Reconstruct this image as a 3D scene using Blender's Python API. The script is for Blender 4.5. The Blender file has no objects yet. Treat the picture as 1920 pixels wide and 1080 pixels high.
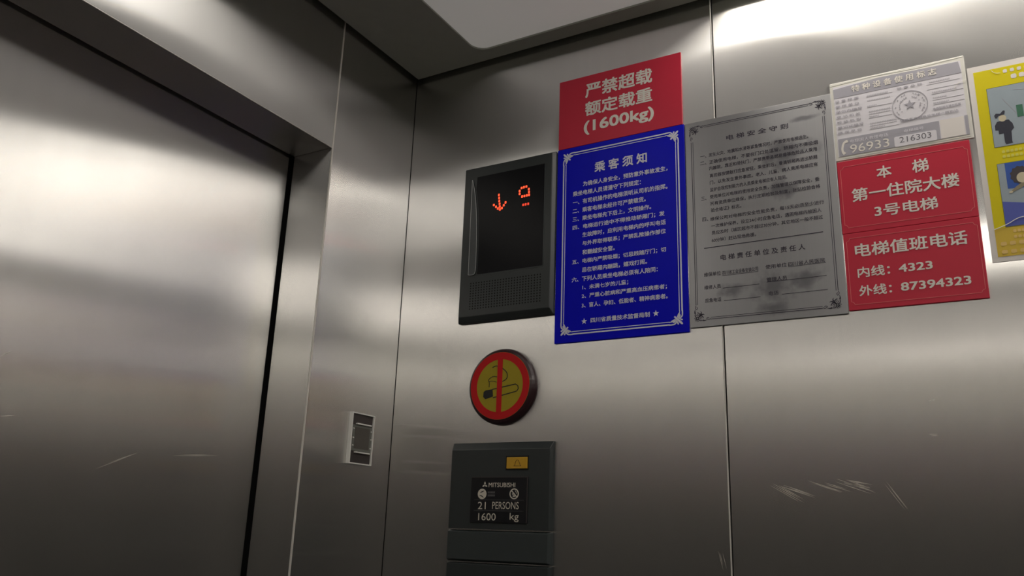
import bpy, bmesh, math, random
from mathutils import Matrix, Vector

# ------------------------------------------------------------------ camera, world, exposure
SC = bpy.context.scene
COL = SC.collection
CAR_L, CAR_W, CAR_H = 2.70, 1.90, 2.60        # car depth (x), width (-y), roof height
PANEL_Z = 2.403                               # underside of the suspended ceiling panel
LINTEL = 2.10
LAMP_STRENGTH = 8.0
END_LAMP = 2.7
PANEL_GLOW = 0.12

cam_data = bpy.data.cameras.new('camera')
cam_data.sensor_width = 36.0
cam_data.lens = 29.6495
cam_data.clip_start = 0.02
cam = bpy.data.objects.new('camera', cam_data)
COL.objects.link(cam)
_r = Vector((0.8681667, 0.4951837, 0.0328571))
_u = Vector((0.1121952, -0.2603344, 0.9589777))
_f = Vector((-0.4834240, 0.8288661, 0.2815709))
_m = Matrix((_r, _u, -_f)).transposed().to_4x4()
_m.translation = Vector((1.1925, -1.5289, 1.303))
cam.matrix_world = _m
SC.camera = cam

world = bpy.data.worlds.new('world')
SC.world = world
world.use_nodes = True
world.node_tree.nodes['Background'].inputs[0].default_value = (0.02, 0.02, 0.02, 1)
world.node_tree.nodes['Background'].inputs[1].default_value = 0.2

SC.view_settings.view_transform = 'Standard'
SC.view_settings.look = 'None'
SC.view_settings.gamma = 1.0
SC.view_settings.use_curve_mapping = False
SC.view_settings.exposure = 0.0
SC.cycles.max_bounces = 12
SC.cycles.glossy_bounces = 8
SC.cycles.diffuse_bounces = 5
SC.cycles.transmission_bounces = 6

random.seed(7)

# ------------------------------------------------------------------ materials
def s2l(c):
    return tuple(((v / 255) / 12.92 if v / 255 <= 0.04045 else ((v / 255 + 0.055) / 1.055) ** 2.4) for v in c)

def new_mat(name):
    m = bpy.data.materials.new(name)
    m.use_nodes = True
    nt = m.node_tree
    return m, nt, nt.nodes['Principled BSDF']

def plain(name, rgb, rough=0.5, metal=0.0, spec=0.5, coat=0.0, var=0.06, scale=40.0):
    """procedural paint / plastic: base colour with faint noise in tone and gloss"""
    m, nt, b = new_mat(name)
    c = s2l(rgb)
    N, K = nt.nodes, nt.links
    geo = N.new('ShaderNodeNewGeometry')
    noi = N.new('ShaderNodeTexNoise'); noi.inputs['Scale'].default_value = scale; noi.inputs['Detail'].default_value = 4
    K.new(geo.outputs['Position'], noi.inputs['Vector'])
    mix = N.new('ShaderNodeMix'); mix.data_type = 'RGBA'
    mix.inputs[6].default_value = (*[max(0, v * (1 - var)) for v in c], 1)
    mix.inputs[7].default_value = (*[min(1, v * (1 + var)) for v in c], 1)
    K.new(noi.outputs['Fac'], mix.inputs[0])
    K.new(mix.outputs[2], b.inputs['Base Color'])
    b.inputs['Roughness'].default_value = rough
    b.inputs['Metallic'].default_value = metal
    b.inputs['Specular IOR Level'].default_value = spec
    b.inputs['Coat Weight'].default_value = coat
    return m

AX, AY = 0.27, 0.013                           # lobe width across and along the grain
def brushed(name, rgb, ax=None, ay=None, tangent=(0, 0, 1), smudge=0.5, streak=1.0):
    """brushed stainless steel: vertical grain, so reflections smear sideways far more than up and down"""
    ax, ay = ax or AX, ay or AY
    rough, aniso = (ax * ay) ** 0.25, 1 - (ay / ax) ** 0.5
    m, nt, b = new_mat(name)
    N, K = nt.nodes, nt.links
    N.remove(b)
    gl = N.new('ShaderNodeBsdfAnisotropic')
    K.new(gl.outputs[0], N['Material Output'].inputs['Surface'])
    geo = N.new('ShaderNodeNewGeometry')
    def noise(scale, detail, vec, rgh=0.5):
        mp = N.new('ShaderNodeMapping'); mp.inputs['Scale'].default_value = scale
        K.new(vec, mp.inputs['Vector'])
        g = N.new('ShaderNodeTexNoise'); g.inputs['Scale'].default_value = 1.0
        g.inputs['Detail'].default_value = detail; g.inputs['Roughness'].default_value = rgh
        K.new(mp.outputs['Vector'], g.inputs['Vector'])
        return g.outputs['Fac']
    fine = noise((400, 400, 1.5), 3, geo.outputs['Position'])      # hairline grain
    broad = noise((45, 45, 1.0), 4, geo.outputs['Position'])       # wider vertical streaks
    hand = noise((7, 7, 2.5), 3, geo.outputs['Position'], 0.5)      # hand smudges
    sm = N.new('ShaderNodeMath'); sm.operation = 'MULTIPLY_ADD'; sm.inputs[1].default_value = 0.5
    hf = N.new('ShaderNodeMath'); hf.operation = 'MULTIPLY'; hf.inputs[1].default_value = 0.5
    K.new(broad, hf.inputs[0]); K.new(fine, sm.inputs[0]); K.new(hf.outputs[0], sm.inputs[2])
    mx = N.new('ShaderNodeMix'); mx.data_type = 'RGBA'
    mx.inputs[6].default_value = (*[v * (1 - 0.06 * streak) for v in rgb], 1)
    mx.inputs[7].default_value = (*[min(1, v * (1 + 0.06 * streak)) for v in rgb], 1)
    K.new(sm.outputs[0], mx.inputs[0])
    K.new(mx.outputs[2], gl.inputs['Color'])
    mr = N.new('ShaderNodeMapRange')
    mr.inputs['From Min'].default_value = 0.0; mr.inputs['From Max'].default_value = 1.0
    mr.inputs['To Min'].default_value = rough - 0.05 * smudge; mr.inputs['To Max'].default_value = rough + 0.05 * smudge
    K.new(hand, mr.inputs['Value'])
    K.new(mr.outputs['Result'], gl.inputs['Roughness'])
    gl.inputs['Anisotropy'].default_value = aniso
    cv = N.new('ShaderNodeCombineXYZ')
    for i in range(3): cv.inputs[i].default_value = tangent[i]
    K.new(cv.outputs[0], gl.inputs['Tangent'])
    return m

def emit(name, rgb, strength):
    m, nt, b = new_mat(name)
    b.inputs['Base Color'].default_value = (*rgb, 1)
    b.inputs['Emission Color'].default_value = (*rgb, 1)
    b.inputs['Emission Strength'].default_value = strength
    return m

STEEL = (0.78, 0.772, 0.758)
M = {}
M['steel'] = brushed('brushed_steel', STEEL)
M['door_steel'] = brushed('door_steel', STEEL, smudge=0.8)
M['soffit_steel'] = brushed('soffit_steel', STEEL, tangent=(0, 1, 0))
M['plaque_steel'] = brushed('plaque_steel', (0.41, 0.41, 0.42), 0.35, 0.12, tangent=(1, 0, 0), smudge=1.0, streak=1.0)
def stain(m, spots, depth):
    """greasy stains: soft blots broken up by noise, darkening the metal"""
    N, K = m.node_tree.nodes, m.node_tree.links
    gl = next(n for n in N if n.type == 'BSDF_GLOSSY')
    src = gl.inputs['Color'].links[0].from_socket
    geo = N.new('ShaderNodeNewGeometry')
    noi = N.new('ShaderNodeTexNoise'); noi.inputs['Scale'].default_value = 22; noi.inputs['Detail'].default_value = 6
    K.new(geo.outputs['Position'], noi.inputs['Vector'])
    total = None
    for (cx, cz, rx, rz) in spots:
        mp = N.new('ShaderNodeVectorMath'); mp.operation = 'SUBTRACT'; mp.inputs[1].default_value = (cx, 0, cz)
        K.new(geo.outputs['Position'], mp.inputs[0])
        sc = N.new('ShaderNodeVectorMath'); sc.operation = 'MULTIPLY'; sc.inputs[1].default_value = (1 / rx, 0, 1 / rz)
        K.new(mp.outputs[0], sc.inputs[0])
        ln = N.new('ShaderNodeVectorMath'); ln.operation = 'LENGTH'
        K.new(sc.outputs[0], ln.inputs[0])
        ad = N.new('ShaderNodeMath'); ad.operation = 'MULTIPLY_ADD'; ad.inputs[1].default_value = -2.4; ad.inputs[2].default_value = 2.2
        K.new(noi.outputs['Fac'], ad.inputs[0])
        sm2 = N.new('ShaderNodeMath'); sm2.operation = 'ADD'
        K.new(ln.outputs['Value'], sm2.inputs[0]); K.new(ad.outputs[0], sm2.inputs[1])
        r = N.new('ShaderNodeMapRange'); r.inputs['From Min'].default_value = 1.9; r.inputs['From Max'].default_value = 1.1
        r.inputs['To Min'].default_value = 0; r.inputs['To Max'].default_value = 1; r.interpolation_type = 'SMOOTHSTEP'
        K.new(sm2.outputs[0], r.inputs['Value'])
        if total is None: total = r.outputs[0]
        else:
            mxx = N.new('ShaderNodeMath'); mxx.operation = 'MAXIMUM'
            K.new(total, mxx.inputs[0]); K.new(r.outputs[0], mxx.inputs[1]); total = mxx.outputs[0]
    mu = N.new('ShaderNodeMath'); mu.operation = 'MULTIPLY'; mu.inputs[1].default_value = depth
    K.new(total, mu.inputs[0])
    mix = N.new('ShaderNodeMix'); mix.data_type = 'RGBA'; mix.inputs[7].default_value = (0.16, 0.16, 0.175, 1)
    K.new(mu.outputs[0], mix.inputs[0]); K.new(src, mix.inputs[6]); K.new(mix.outputs[2], gl.inputs['Color'])
stain(M['plaque_steel'], ((0.895, 2.020, 0.075, 0.040), (0.885, 1.945, 0.060, 0.022), (0.860, 1.755, 0.055, 0.050), (0.915, 1.770, 0.050, 0.030), (0.790, 1.765, 0.035, 0.022), (0.935, 2.085, 0.035, 0.008), (0.860, 1.720, 0.045, 0.020)), 0.75)
M['bright_metal'] = plain('bright_rim', (252, 250, 244), 0.3, 0.0, coat=0.8)
M['dark_metal'] = plain('dark_metal', (84, 78, 78), 0.45, 0.5)
M['edge'] = plain('edge_shine', (236, 232, 226), 0.5, 0.55)  # pale colour standing in for the highlight on folded steel edges
M['caption'] = plain('caption_faded', (232, 224, 96), 0.5)
M['caption_o'] = plain('caption_faded_orange', (240, 204, 120), 0.5)
M['window'] = plain('reader_window', (92, 88, 82), 0.4)
M['reader'] = plain('reader_plate', (116, 118, 112), 0.4)
M['scuff'] = plain('scuffed_metal', (225, 220, 210), 0.75, 0.6)
M['gap_black'] = plain('gap_black', (12, 12, 13), 0.8)
M['roof_black'] = plain('roof_black', (14, 14, 15), 0.9)
M['frame_olive'] = plain('ceiling_frame_paint', (150, 152, 142), 0.55)
M['housing_white'] = plain('housing_white', (225, 225, 220), 0.7)
M['floor'] = plain('floor_stone', (74, 68, 64), 0.45, var=0.35, scale=90)
M['plastic'] = plain('charcoal_plastic', (54, 59, 60), 0.30)
M['plastic_lo'] = plain('charcoal_plastic_lower', (62, 68, 69), 0.30)
M['fin'] = plain('fin_grey', (78, 82, 84), 0.35)
M['fin_edge'] = plain('fin_edge', (190, 192, 192), 0.3, 0.5)
M['screen'] = plain('screen_black', (6, 7, 14), 0.28, spec=0.25)
M['hole'] = plain('hole_black', (8, 8, 9), 0.9)
M['led'] = emit('led_red', (1.0, 0.085, 0.03), 1.5)
M['led_dim'] = emit('led_red_dim', (1.0, 0.07, 0.03), 0.8)
M['red'] = plain('sign_red', (212, 48, 72), 0.42, var=0.03, spec=0.3)
M['red_line'] = plain('sign_red_line', (232, 120, 122), 0.5)
M['white_ink'] = plain('white_ink', (246, 240, 232), 0.5, var=0.03)
M['blue'] = plain('sign_blue', (4, 8, 206), 0.4, var=0.04, spec=0.15)
M['blue_ink'] = plain('pale_ink', (236, 236, 250), 0.5, var=0.03)
M['dark_ink'] = plain('etched_ink', (62, 58, 72), 0.6)
M['yellow'] = plain('poster_yellow', (232, 216, 18), 0.5, var=0.03, spec=0.25)
M['orange'] = plain('poster_orange', (230, 196, 64), 0.5)
M['paper'] = plain('paper_white', (240, 234, 230), 0.5, var=0.02)
M['paper_lilac'] = plain('paper_lilac', (236, 233, 240), 0.35, var=0.02)
M['sleeve'] = plain('plastic_sleeve', (238, 236, 228), 0.2, coat=0.4)
M['film_edge'] = plain('film_edge', (240, 238, 228), 0.25)
M['band_grey'] = plain('band_grey', (178, 176, 186), 0.35, var=0.03)
M['ink_grey'] = plain('ink_grey', (176, 173, 183), 0.6)
M['ink_light'] = plain('ink_light', (208, 205, 213), 0.6)
M['number_grey'] = plain('number_grey', (122, 120, 130), 0.6)
M['picture_blue'] = plain('picture_pale_blue', (164, 178, 188), 0.5)
M['picture_deep'] = plain('picture_deep_blue', (48, 92, 182), 0.5)
M['picture_violet'] = plain('picture_violet', (86, 98, 186), 0.5)
M['picture_green'] = plain('picture_green', (62, 118, 92), 0.5)
M['navy'] = plain('figure_navy', (44, 46, 62), 0.6)
M['skin'] = plain('figure_skin', (216, 205, 176), 0.6)
M['hair'] = plain('figure_hair', (70, 62, 66), 0.6)
M['sleeve_brown'] = plain('figure_sleeve', (150, 140, 112), 0.6)
M['maroon'] = plain('disc_rim', (48, 22, 28), 0.38, coat=0.15)
M['disc_yellow'] = plain('disc_yellow', (176, 158, 40), 0.45, spec=0.3)
M['disc_red'] = plain('disc_red', (206, 30, 34), 0.45, spec=0.25)
M['black_ink'] = plain('black_ink', (34, 32, 30), 0.5)
M['amber'] = plain('amber_button', (212, 164, 44), 0.3)
M['plate_black'] = plain('plate_black', (20, 21, 26), 0.3)
M['plate_ink'] = plain('plate_ink', (222, 216, 202), 0.5)
M['plate_dim'] = plain('plate_dim', (96, 94, 96), 0.5)

M['diffuser'] = emit('milky_diffuser', (1.0, 0.96, 0.90), PANEL_GLOW)
M['diffuser'].node_tree.nodes['Principled BSDF'].inputs['Base Color'].default_value = (0.75, 0.74, 0.71, 1)
M['end_lens'] = emit('end_lamp_lens', (1.0, 0.945, 0.86), END_LAMP)
M['lens'] = emit('lamp_lens', (1.0, 0.94, 0.85), LAMP_STRENGTH)

# ------------------------------------------------------------------ helpers
def tag(o, label=None, cat=None, group=None, kind=None):
    if label: o['label'] = label
    if cat: o['category'] = cat
    if group: o['group'] = group
    if kind: o['kind'] = kind
    return o

def thing(name, loc, label, cat, group=None, kind=None):
    o = bpy.data.objects.new(name, None)
    o.empty_display_size = 0.05
    COL.objects.link(o)
    o.location = loc
    return tag(o, label, cat, group, kind)

def origin_of(o):
    p = Vector((0, 0, 0))
    while o is not None:
        p += o.location
        o = o.parent
    return p

def link_mesh(name, me, mat, parent=None, at=None):
    """mesh given in world coordinates; object origin at `at` (default: its parent's origin)"""
    base = origin_of(parent) if parent else Vector((0, 0, 0))
    org = Vector(at) if at is not None else base
    me.transform(Matrix.Translation(-org))
    o = bpy.data.objects.new(name, me)
    COL.objects.link(o)
    o.parent = parent
    o.location = org - base
    me.materials.append(M[mat] if isinstance(mat, str) else mat)
    return o

def build(name, bm, mat, parent=None, smooth=False, at=None):
    me = bpy.data.meshes.new(name)
    bmesh.ops.recalc_face_normals(bm, faces=bm.faces)
    if smooth:
        for f in bm.faces: f.smooth = True
    bm.to_mesh(me); bm.free()
    return link_mesh(name, me, mat, parent, at)

def box(bm, x0, x1, y0, y1, z0, z1):
    v = [bm.verts.new((x, y, z)) for x in (x0, x1) for y in (y0, y1) for z in (z0, z1)]
    for f in ((0, 1, 3, 2), (4, 6, 7, 5), (0, 4, 5, 1), (2, 3, 7, 6), (0, 2, 6, 4), (1, 5, 7, 3)):
        bm.faces.new([v[i] for i in f])
    return v

def bevel(bm, w, seg=2):
    bmesh.ops.bevel(bm, geom=list(bm.edges), offset=w, segments=seg, profile=0.5, affect='EDGES')

def boxpart(name, dims, mat, parent=None, bev=0.0, seg=2, at=None):
    bm = bmesh.new(); box(bm, *dims)
    if bev: bevel(bm, bev, seg)
    return build(name, bm, mat, parent, at=at)

# on the sign wall (plane y=0) a shape is an outline in (x, z) between two depths y0 (front, negative) and y1
def prism(bm, pts, yf, yb):
    a = [bm.verts.new((x, yf, z)) for x, z in pts]
    b = [bm.verts.new((x, yb, z)) for x, z in pts]
    bm.faces.new(a); bm.faces.new(b[::-1])
    n = len(pts)
    for i in range(n):
        bm.faces.new((a[i], a[(i + 1) % n], b[(i + 1) % n], b[i]))

def outline(name, pts, yf, yb, mat, parent, bev=0.0):
    bm = bmesh.new(); prism(bm, pts, yf, yb)
    if bev: bevel(bm, bev, 2)
    return build(name, bm, mat, parent)

def rect(x0, x1, z0, z1):
    return [(x0, z0), (x1, z0), (x1, z1), (x0, z1)]

def round_rect(x0, x1, z0, z1, r, n=5):
    p = []
    for cx, cz, a0 in ((x1 - r, z0 + r, -90), (x1 - r, z1 - r, 0), (x0 + r, z1 - r, 90), (x0 + r, z0 + r, 180)):
        for i in range(n + 1):
            a = math.radians(a0 + 90 * i / n)
            p.append((cx + r * math.cos(a), cz + r * math.sin(a)))
    return p

def disc(cx, cz, rx, rz=None, n=40):
    rz = rz or rx
    return [(cx + rx * math.cos(2 * math.pi * i / n), cz + rz * math.sin(2 * math.pi * i / n)) for i in range(n)]

def ring(bm, outer, inner, yf, yb):
    n = len(outer)
    of = [bm.verts.new((x, yf, z)) for x, z in outer]; inf = [bm.verts.new((x, yf, z)) for x, z in inner]
    ob = [bm.verts.new((x, yb, z)) for x, z in outer]; inb = [bm.verts.new((x, yb, z)) for x, z in inner]
    for i in range(n):
        j = (i + 1) % n
        bm.faces.new((of[i], of[j], inf[j], inf[i]))
        bm.faces.new((ob[j], ob[i], inb[i], inb[j]))
        bm.faces.new((of[j], of[i], ob[i], ob[j]))
        bm.faces.new((inf[i], inf[j], inb[j], inb[i]))

def ribbon(bm, pts, w, yf, yb, closed=False):
    """stroke of width w (a number, or one per point) along a polyline in (x, z)"""
    n = len(pts)
    ws = w if isinstance(w, (list, tuple)) else [w] * n
    L, R_ = [], []
    for i in range(n):
        if closed:
            p, q = pts[i - 1], pts[(i + 1) % n]
        else:
            p, q = pts[max(0, i - 1)], pts[min(n - 1, i + 1)]
        dx, dz = q[0] - p[0], q[1] - p[1]
        l = math.hypot(dx, dz) or 1
        nx, nz = -dz / l * ws[i] / 2, dx / l * ws[i] / 2
        L.append((pts[i][0] + nx, pts[i][1] + nz)); R_.append((pts[i][0] - nx, pts[i][1] - nz))
    lf = [bm.verts.new((x, yf, z)) for x, z in L]; rf = [bm.verts.new((x, yf, z)) for x, z in R_]
    lb = [bm.verts.new((x, yb, z)) for x, z in L]; rb = [bm.verts.new((x, yb, z)) for x, z in R_]
    for i in range(n if closed else n - 1):
        j = (i + 1) % n
        bm.faces.new((lf[i], lf[j], rf[j], rf[i]))
        bm.faces.new((lb[j], lb[i], rb[i], rb[j]))
        bm.faces.new((lf[j], lf[i], lb[i], lb[j]))
        bm.faces.new((rf[i], rf[j], rb[j], rb[i]))

def stroke(name, pts, w, yf, mat, parent, closed=False, depth=0.0004):
    bm = bmesh.new(); ribbon(bm, pts, w, yf, yf + depth, closed)
    return build(name, bm, mat, parent)

def spline(pts, n=6):
    out = []
    P = [pts[0]] + list(pts) + [pts[-1]]
    for i in range(1, len(P) - 2):
        for k in range(n):
            t = k / n
            out.append(tuple(0.5 * (2 * P[i][d] + (P[i + 1][d] - P[i - 1][d]) * t
                       + (2 * P[i - 1][d] - 5 * P[i][d] + 4 * P[i + 1][d] - P[i + 2][d]) * t * t
                       + (3 * P[i][d] - P[i - 1][d] - 3 * P[i + 1][d] + P[i + 2][d]) * t ** 3) for d in (0, 1)))
    out.append(tuple(pts[-1]))
    return out

def glyph_mesh(text, bold=0.0):
    c = bpy.data.curves.new('lettering', 'FONT')
    c.body = text
    c.resolution_u = 3
    o = bpy.data.objects.new('lettering_source', c)
    COL.objects.link(o)
    dg = bpy.context.evaluated_depsgraph_get()
    me = bpy.data.meshes.new_from_object(o.evaluated_get(dg))
    bpy.data.objects.remove(o)
    bpy.data.curves.remove(c)
    me.materials.clear()
    if bold:                         # heavier weight: the same glyphs laid over each other, slightly shifted
        vs = [v.co.copy() for v in me.vertices]
        ps = [tuple(p.vertices) for p in me.polygons]
        V, P = [], []
        for k, (dx, dy) in enumerate(((-1, -1), (1, -1), (-1, 1), (1, 1), (0, 0))):
            b0 = len(V)
            V += [(v.x + dx * bold, v.y + dy * bold, k * 0.00005) for v in vs]
            P += [tuple(i + b0 for i in p) for p in ps]
        me2 = bpy.data.meshes.new('lettering')
        me2.from_pydata(V, [], P)
        bpy.data.meshes.remove(me)
        me = me2
    return me

def lettering(text, x0, x1, z0, z1, y, mat, parent, bold=0.0, keep_y=False):
    me = glyph_mesh(text, bold)
    xs = [v.co.x for v in me.vertices]; ys = [v.co.y for v in me.vertices]
    ax, bx, ay, by = min(xs), max(xs), min(ys), max(ys)
    if keep_y:                       # thin glyph rows such as one dash: keep the em square
        ay, by = -0.09, 0.84
    for v in me.vertices:
        gx, gy, gz = v.co
        v.co = (x0 + (gx - ax) / (bx - ax) * (x1 - x0), y - gz, z0 + (gy - ay) / (by - ay) * (z1 - z0))
    me.update()
    # make sure the faces look into the car (-y)
    if me.polygons and sum(p.normal.y * p.area for p in me.polygons) > 0:
        me.flip_normals()
    return link_mesh('lettering', me, mat, parent)

# ------------------------------------------------------------------ setting: car shell
wr = boxpart('wall_right', (-0.20, CAR_L + 0.03, 0.0125, 0.03, 0.0, CAR_H), 'gap_black', at=(0, 0.0125, 0))
tag(wr, 'brushed steel side wall carrying the notices and displays', 'wall', kind='structure')
SEAM = 0.7635
for x0, x1 in ((0.0004, SEAM - 0.0012), (SEAM + 0.0012, 1.7285), (1.7310, CAR_L - 0.0015)):
    boxpart('panel', (x0, x1, 0.0, 0.0120, 0.0, CAR_H), 'steel', wr, 0.0012, 2)
boxpart('seam_highlight', (SEAM - 0.0038, SEAM - 0.0012, -0.0004, 0.004, 0.0, CAR_H), 'edge', wr, 0.0003, 1)  # pale strip painting the bright highlight along the panel's seam edge

wl = boxpart('wall_left', (-0.20, CAR_L + 0.03, -CAR_W - 0.03, -CAR_W - 0.0125, 0.0, CAR_H), 'gap_black', at=(0, -CAR_W, 0))
tag(wl, 'brushed steel side wall opposite the notices', 'wall', kind='structure')
for x0, x1 in ((0.0015, 0.8985), (0.9010, 1.7985), (1.8010, CAR_L - 0.0015)):
    boxpart('panel', (x0, x1, -CAR_W - 0.0120, -CAR_W, 0.0, CAR_H), 'steel', wl, 0.0012, 2)

wb = boxpart('wall_back', (CAR_L + 0.0125, CAR_L + 0.03, -CAR_W, 0.0, 0.0, CAR_H), 'gap_black', at=(CAR_L, -CAR_W, 0))
tag(wb, 'brushed steel rear wall of the car', 'wall', kind='structure')
for y0, y1 in ((-CAR_W + 0.0015, -1.2675), (-1.2650, -0.6345), (-0.6320, -0.0015)):
    boxpart('panel', (CAR_L, CAR_L + 0.0120, y0, y1, 0.0, CAR_H), 'steel', wb, 0.0012, 2)

JAMB, REVEAL, DOOR_X, DOOR_MID = -0.2800, -0.112, -0.120, -0.950
wf = thing('wall_front', (-0.06, DOOR_MID, 0), 'brushed steel door wall with side return panels and a transom', 'wall', kind='structure')
boxpart('return_panel', (REVEAL, 0.0, JAMB, -0.0005, 0.0, CAR_H), 'steel', wf, 0.0012, 2)
boxpart('return_panel', (REVEAL, 0.0, -CAR_W + 0.0016, 2 * DOOR_MID - JAMB, 0.0, CAR_H), 'steel', wf, 0.0016, 3)
boxpart('edge_highlight', (-0.0030, 0.0006, JAMB - 0.0004, JAMB + 0.0030, 0.0, CAR_H), 'edge', wf, 0.0008, 2)  # pale strip painting the highlight that runs down the jamb corner
boxpart('edge_highlight', (-0.0020, 0.0002, 2 * DOOR_MID - JAMB + 0.001, JAMB - 0.001, LINTEL - 0.0006, LINTEL + 0.0004), 'edge', wf)  # the same painted highlight along the lintel edge
boxpart('transom', (-0.004, -0.0006, 2 * DOOR_MID - JAMB + 0.001, JAMB - 0.001, LINTEL, CAR_H), 'steel', wf, 0.0010, 2)
boxpart('soffit', (REVEAL, -0.004, 2 * DOOR_MID - JAMB + 0.001, JAMB - 0.001, LINTEL + 0.0005, LINTEL + 0.02), 'soffit_steel', wf)
boxpart('header_backing', (REVEAL, -0.0045, 2 * DOOR_MID - JAMB + 0.001, JAMB - 0.001, LINTEL + 0.021, CAR_H), 'gap_black', wf)
boxpart('light_block', (-0.19, -0.17, -CAR_W, 0.0, 0.0, CAR_H), 'gap_black', wf)  # unseen black sheet added behind the doors to keep world light out

door = thing('door_1', (DOOR_X - 0.015, DOOR_MID, 0), 'pair of closed brushed steel lift doors', 'door', kind='structure')
lf = boxpart('door_leaf', (DOOR_X - 0.03, DOOR_X, DOOR_MID + 0.0015, JAMB + 0.0002 - 0.0065, 0.005, 2.15), 'door_steel', door, 0.0015, 2)
boxpart('door_leaf', (DOOR_X - 0.03, DOOR_X, 2 * DOOR_MID - JAMB + 0.0065, DOOR_MID - 0.0015, 0.005, 2.15), 'door_steel', door, 0.0015, 2)
boxpart('door_seal', (DOOR_X - 0.028, DOOR_X - 0.010, JAMB - 0.0060, JAMB + 0.02, 0.005, 2.15), 'gap_black', door)

def scratch_on_door(pts):
    bm = bmesh.new()
    for (y0, z0), (y1, z1) in pts:
        L = math.hypot(y1 - y0, z1 - z0)
        nx, nz = -(z1 - z0) / L * 0.0004, (y1 - y0) / L * 0.0004
        vs = [bm.verts.new((DOOR_X + 0.0003, y, z)) for y, z in ((y0, z0), ((y0 + y1) / 2 + nx, (z0 + z1) / 2 + nz), (y1, z1), ((y0 + y1) / 2 - nx, (z0 + z1) / 2 - nz))]
        bm.faces.new(vs)
    return build('scratch_marks', bm, 'scuff', lf)
scratch_on_door([((-0.6349, 1.3851), (-0.5537, 1.4214)), ((-0.610, 1.398), (-0.560, 1.4195)), ((-0.4896, 1.4215), (-0.3756, 1.4322)), ((-0.470, 1.4255), (-0.392, 1.4325)), ((-0.8188, 1.5419), (-0.8052, 1.5514)), ((-0.8036, 1.451), (-0.781, 1.4553))])

# scuffs rubbed into the wall panel under the notices
bm = bmesh.new()
for (x0, z0), (x1, z1), n, w in (((0.8392, 1.4026), (0.8952, 1.3707), 5, 0.0011), ((0.8502, 1.4048), (0.9149, 1.3836), 4, 0.0010),
        ((0.8936, 1.4112), (0.9563, 1.3901), 4, 0.0010), ((0.9246, 1.4047), (0.9645, 1.3922), 3, 0.0010), ((0.9456, 1.4111), (1.004, 1.3904), 5, 0.0011),
        ((0.9536, 1.4089), (1.0027, 1.3986), 4, 0.0010), ((1.0211, 1.4088), (1.0531, 1.3606), 3, 0.0006),
        ((0.7401, 1.2902), (0.7479, 1.2563), 3, 0.0007), ((1.102, 1.5399), (1.1136, 1.5422), 1, 0.0007), ((1.0966, 1.4838), (1.1096, 1.4835), 2, 0.0006)):
    for k in range(n):
        ox, oz = random.uniform(-0.006, 0.006), random.uniform(-0.004, 0.004)
        s, e = random.uniform(0, 0.25), random.uniform(0.75, 1)
        a = (x0 + (x1 - x0) * s + ox, z0 + (z1 - z0) * s + oz)
        b = (x0 + (x1 - x0) * e + ox, z0 + (z1 - z0) * e + oz)
        ribbon(bm, [a, ((a[0] + b[0]) / 2, (a[1] + b[1]) / 2), b], [0.0001, w, 0.0001], -0.0002, -0.0001)
build('scuff_marks', bm, 'scuff', [c for c in wr.children if c.name.startswith('panel')][1])

fl = boxpart('floor', (-0.20, CAR_L + 0.03, -CAR_W - 0.03, 0.03, -0.03, 0.0), 'floor', at=(CAR_L / 2, -CAR_W / 2, 0))
tag(fl, 'dark speckled floor of the car', 'floor', kind='structure')
ce = boxpart('ceiling', (-0.20, CAR_L + 0.03, -CAR_W - 0.03, 0.03, CAR_H, CAR_H + 0.03), 'roof_black', at=(CAR_L / 2, -CAR_W / 2, CAR_H))
tag(ce, 'black car roof above the suspended light panel', 'ceiling', kind='structure')

# ------------------------------------------------------------------ suspended ceiling light
GAP = 0.013
cl = thing('ceiling_light', (CAR_L / 2, -CAR_W / 2, PANEL_Z), 'suspended ceiling light with a rounded white diffuser in an olive grey frame', 'ceiling light')
DX0, DX1, DY0, DY1 = 0.214, CAR_L - 0.214, -CAR_W + 0.053, -0.053
bm = bmesh.new()
inner = round_rect(DX0, DX1, DY0, DY1, 0.034, 8)
n = len(inner) // 4
outer = []
for (x, y), k in zip(inner, range(len(inner))):
    q = k // n
    cx, cy = ((CAR_L - GAP, -CAR_W + GAP), (CAR_L - GAP, -GAP), (GAP, -GAP), (GAP, -CAR_W + GAP))[q]
    outer.append((cx, cy))
def loop(z, pts): return [bm.verts.new((x, y, z)) for x, y in pts]
oc = [(CAR_L - GAP, -CAR_W + GAP), (CAR_L - GAP, -GAP), (GAP, -GAP), (GAP, -CAR_W + GAP)]
il = loop(PANEL_Z, inner); iu = loop(PANEL_Z + 0.012, inner)
ol = loop(PANEL_Z, oc); ou = loop(PANEL_Z + 0.10, oc)
N_ = len(inner)
for i in range(N_):
    j = (i + 1) % N_
    bm.faces.new((il[j], il[i], iu[i], iu[j]))
    qi, qj = i // n, (j // n) % 4
    if qi == qj: bm.faces.new((il[i], il[j], ol[qi]))
    else: bm.faces.new((il[i], il[j], ol[qj], ol[qi]))
for i in range(4):
    j = (i + 1) % 4
    bm.faces.new((ol[i], ol[j], ou[j], ou[i]))
build('frame', bm, 'frame_olive', cl)
bm = bmesh.new()
a = [bm.verts.new((x, y, PANEL_Z + 0.004)) for x, y in inner]
bm.faces.new(a)
build('diffuser', bm, 'diffuser', cl)
for y0, y1 in ((-0.185, -0.060), (-CAR_W + 0.060, -CAR_W + 0.185)):      # a linear lamp along each side
    boxpart('lamp_lens', (0.80, CAR_L - 0.36, y0, y1, PANEL_Z + 0.0020, PANEL_Z + 0.0045), 'lens', cl)
for x0, x1 in ((0.235, 0.445), (CAR_L - 0.445, CAR_L - 0.235)):             # a weaker one at each end
    boxpart('lamp_lens', (x0, x1, -CAR_W / 2 - 0.36, -CAR_W / 2 + 0.36, PANEL_Z + 0.0020, PANEL_Z + 0.0045), 'end_lens', cl)

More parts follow.
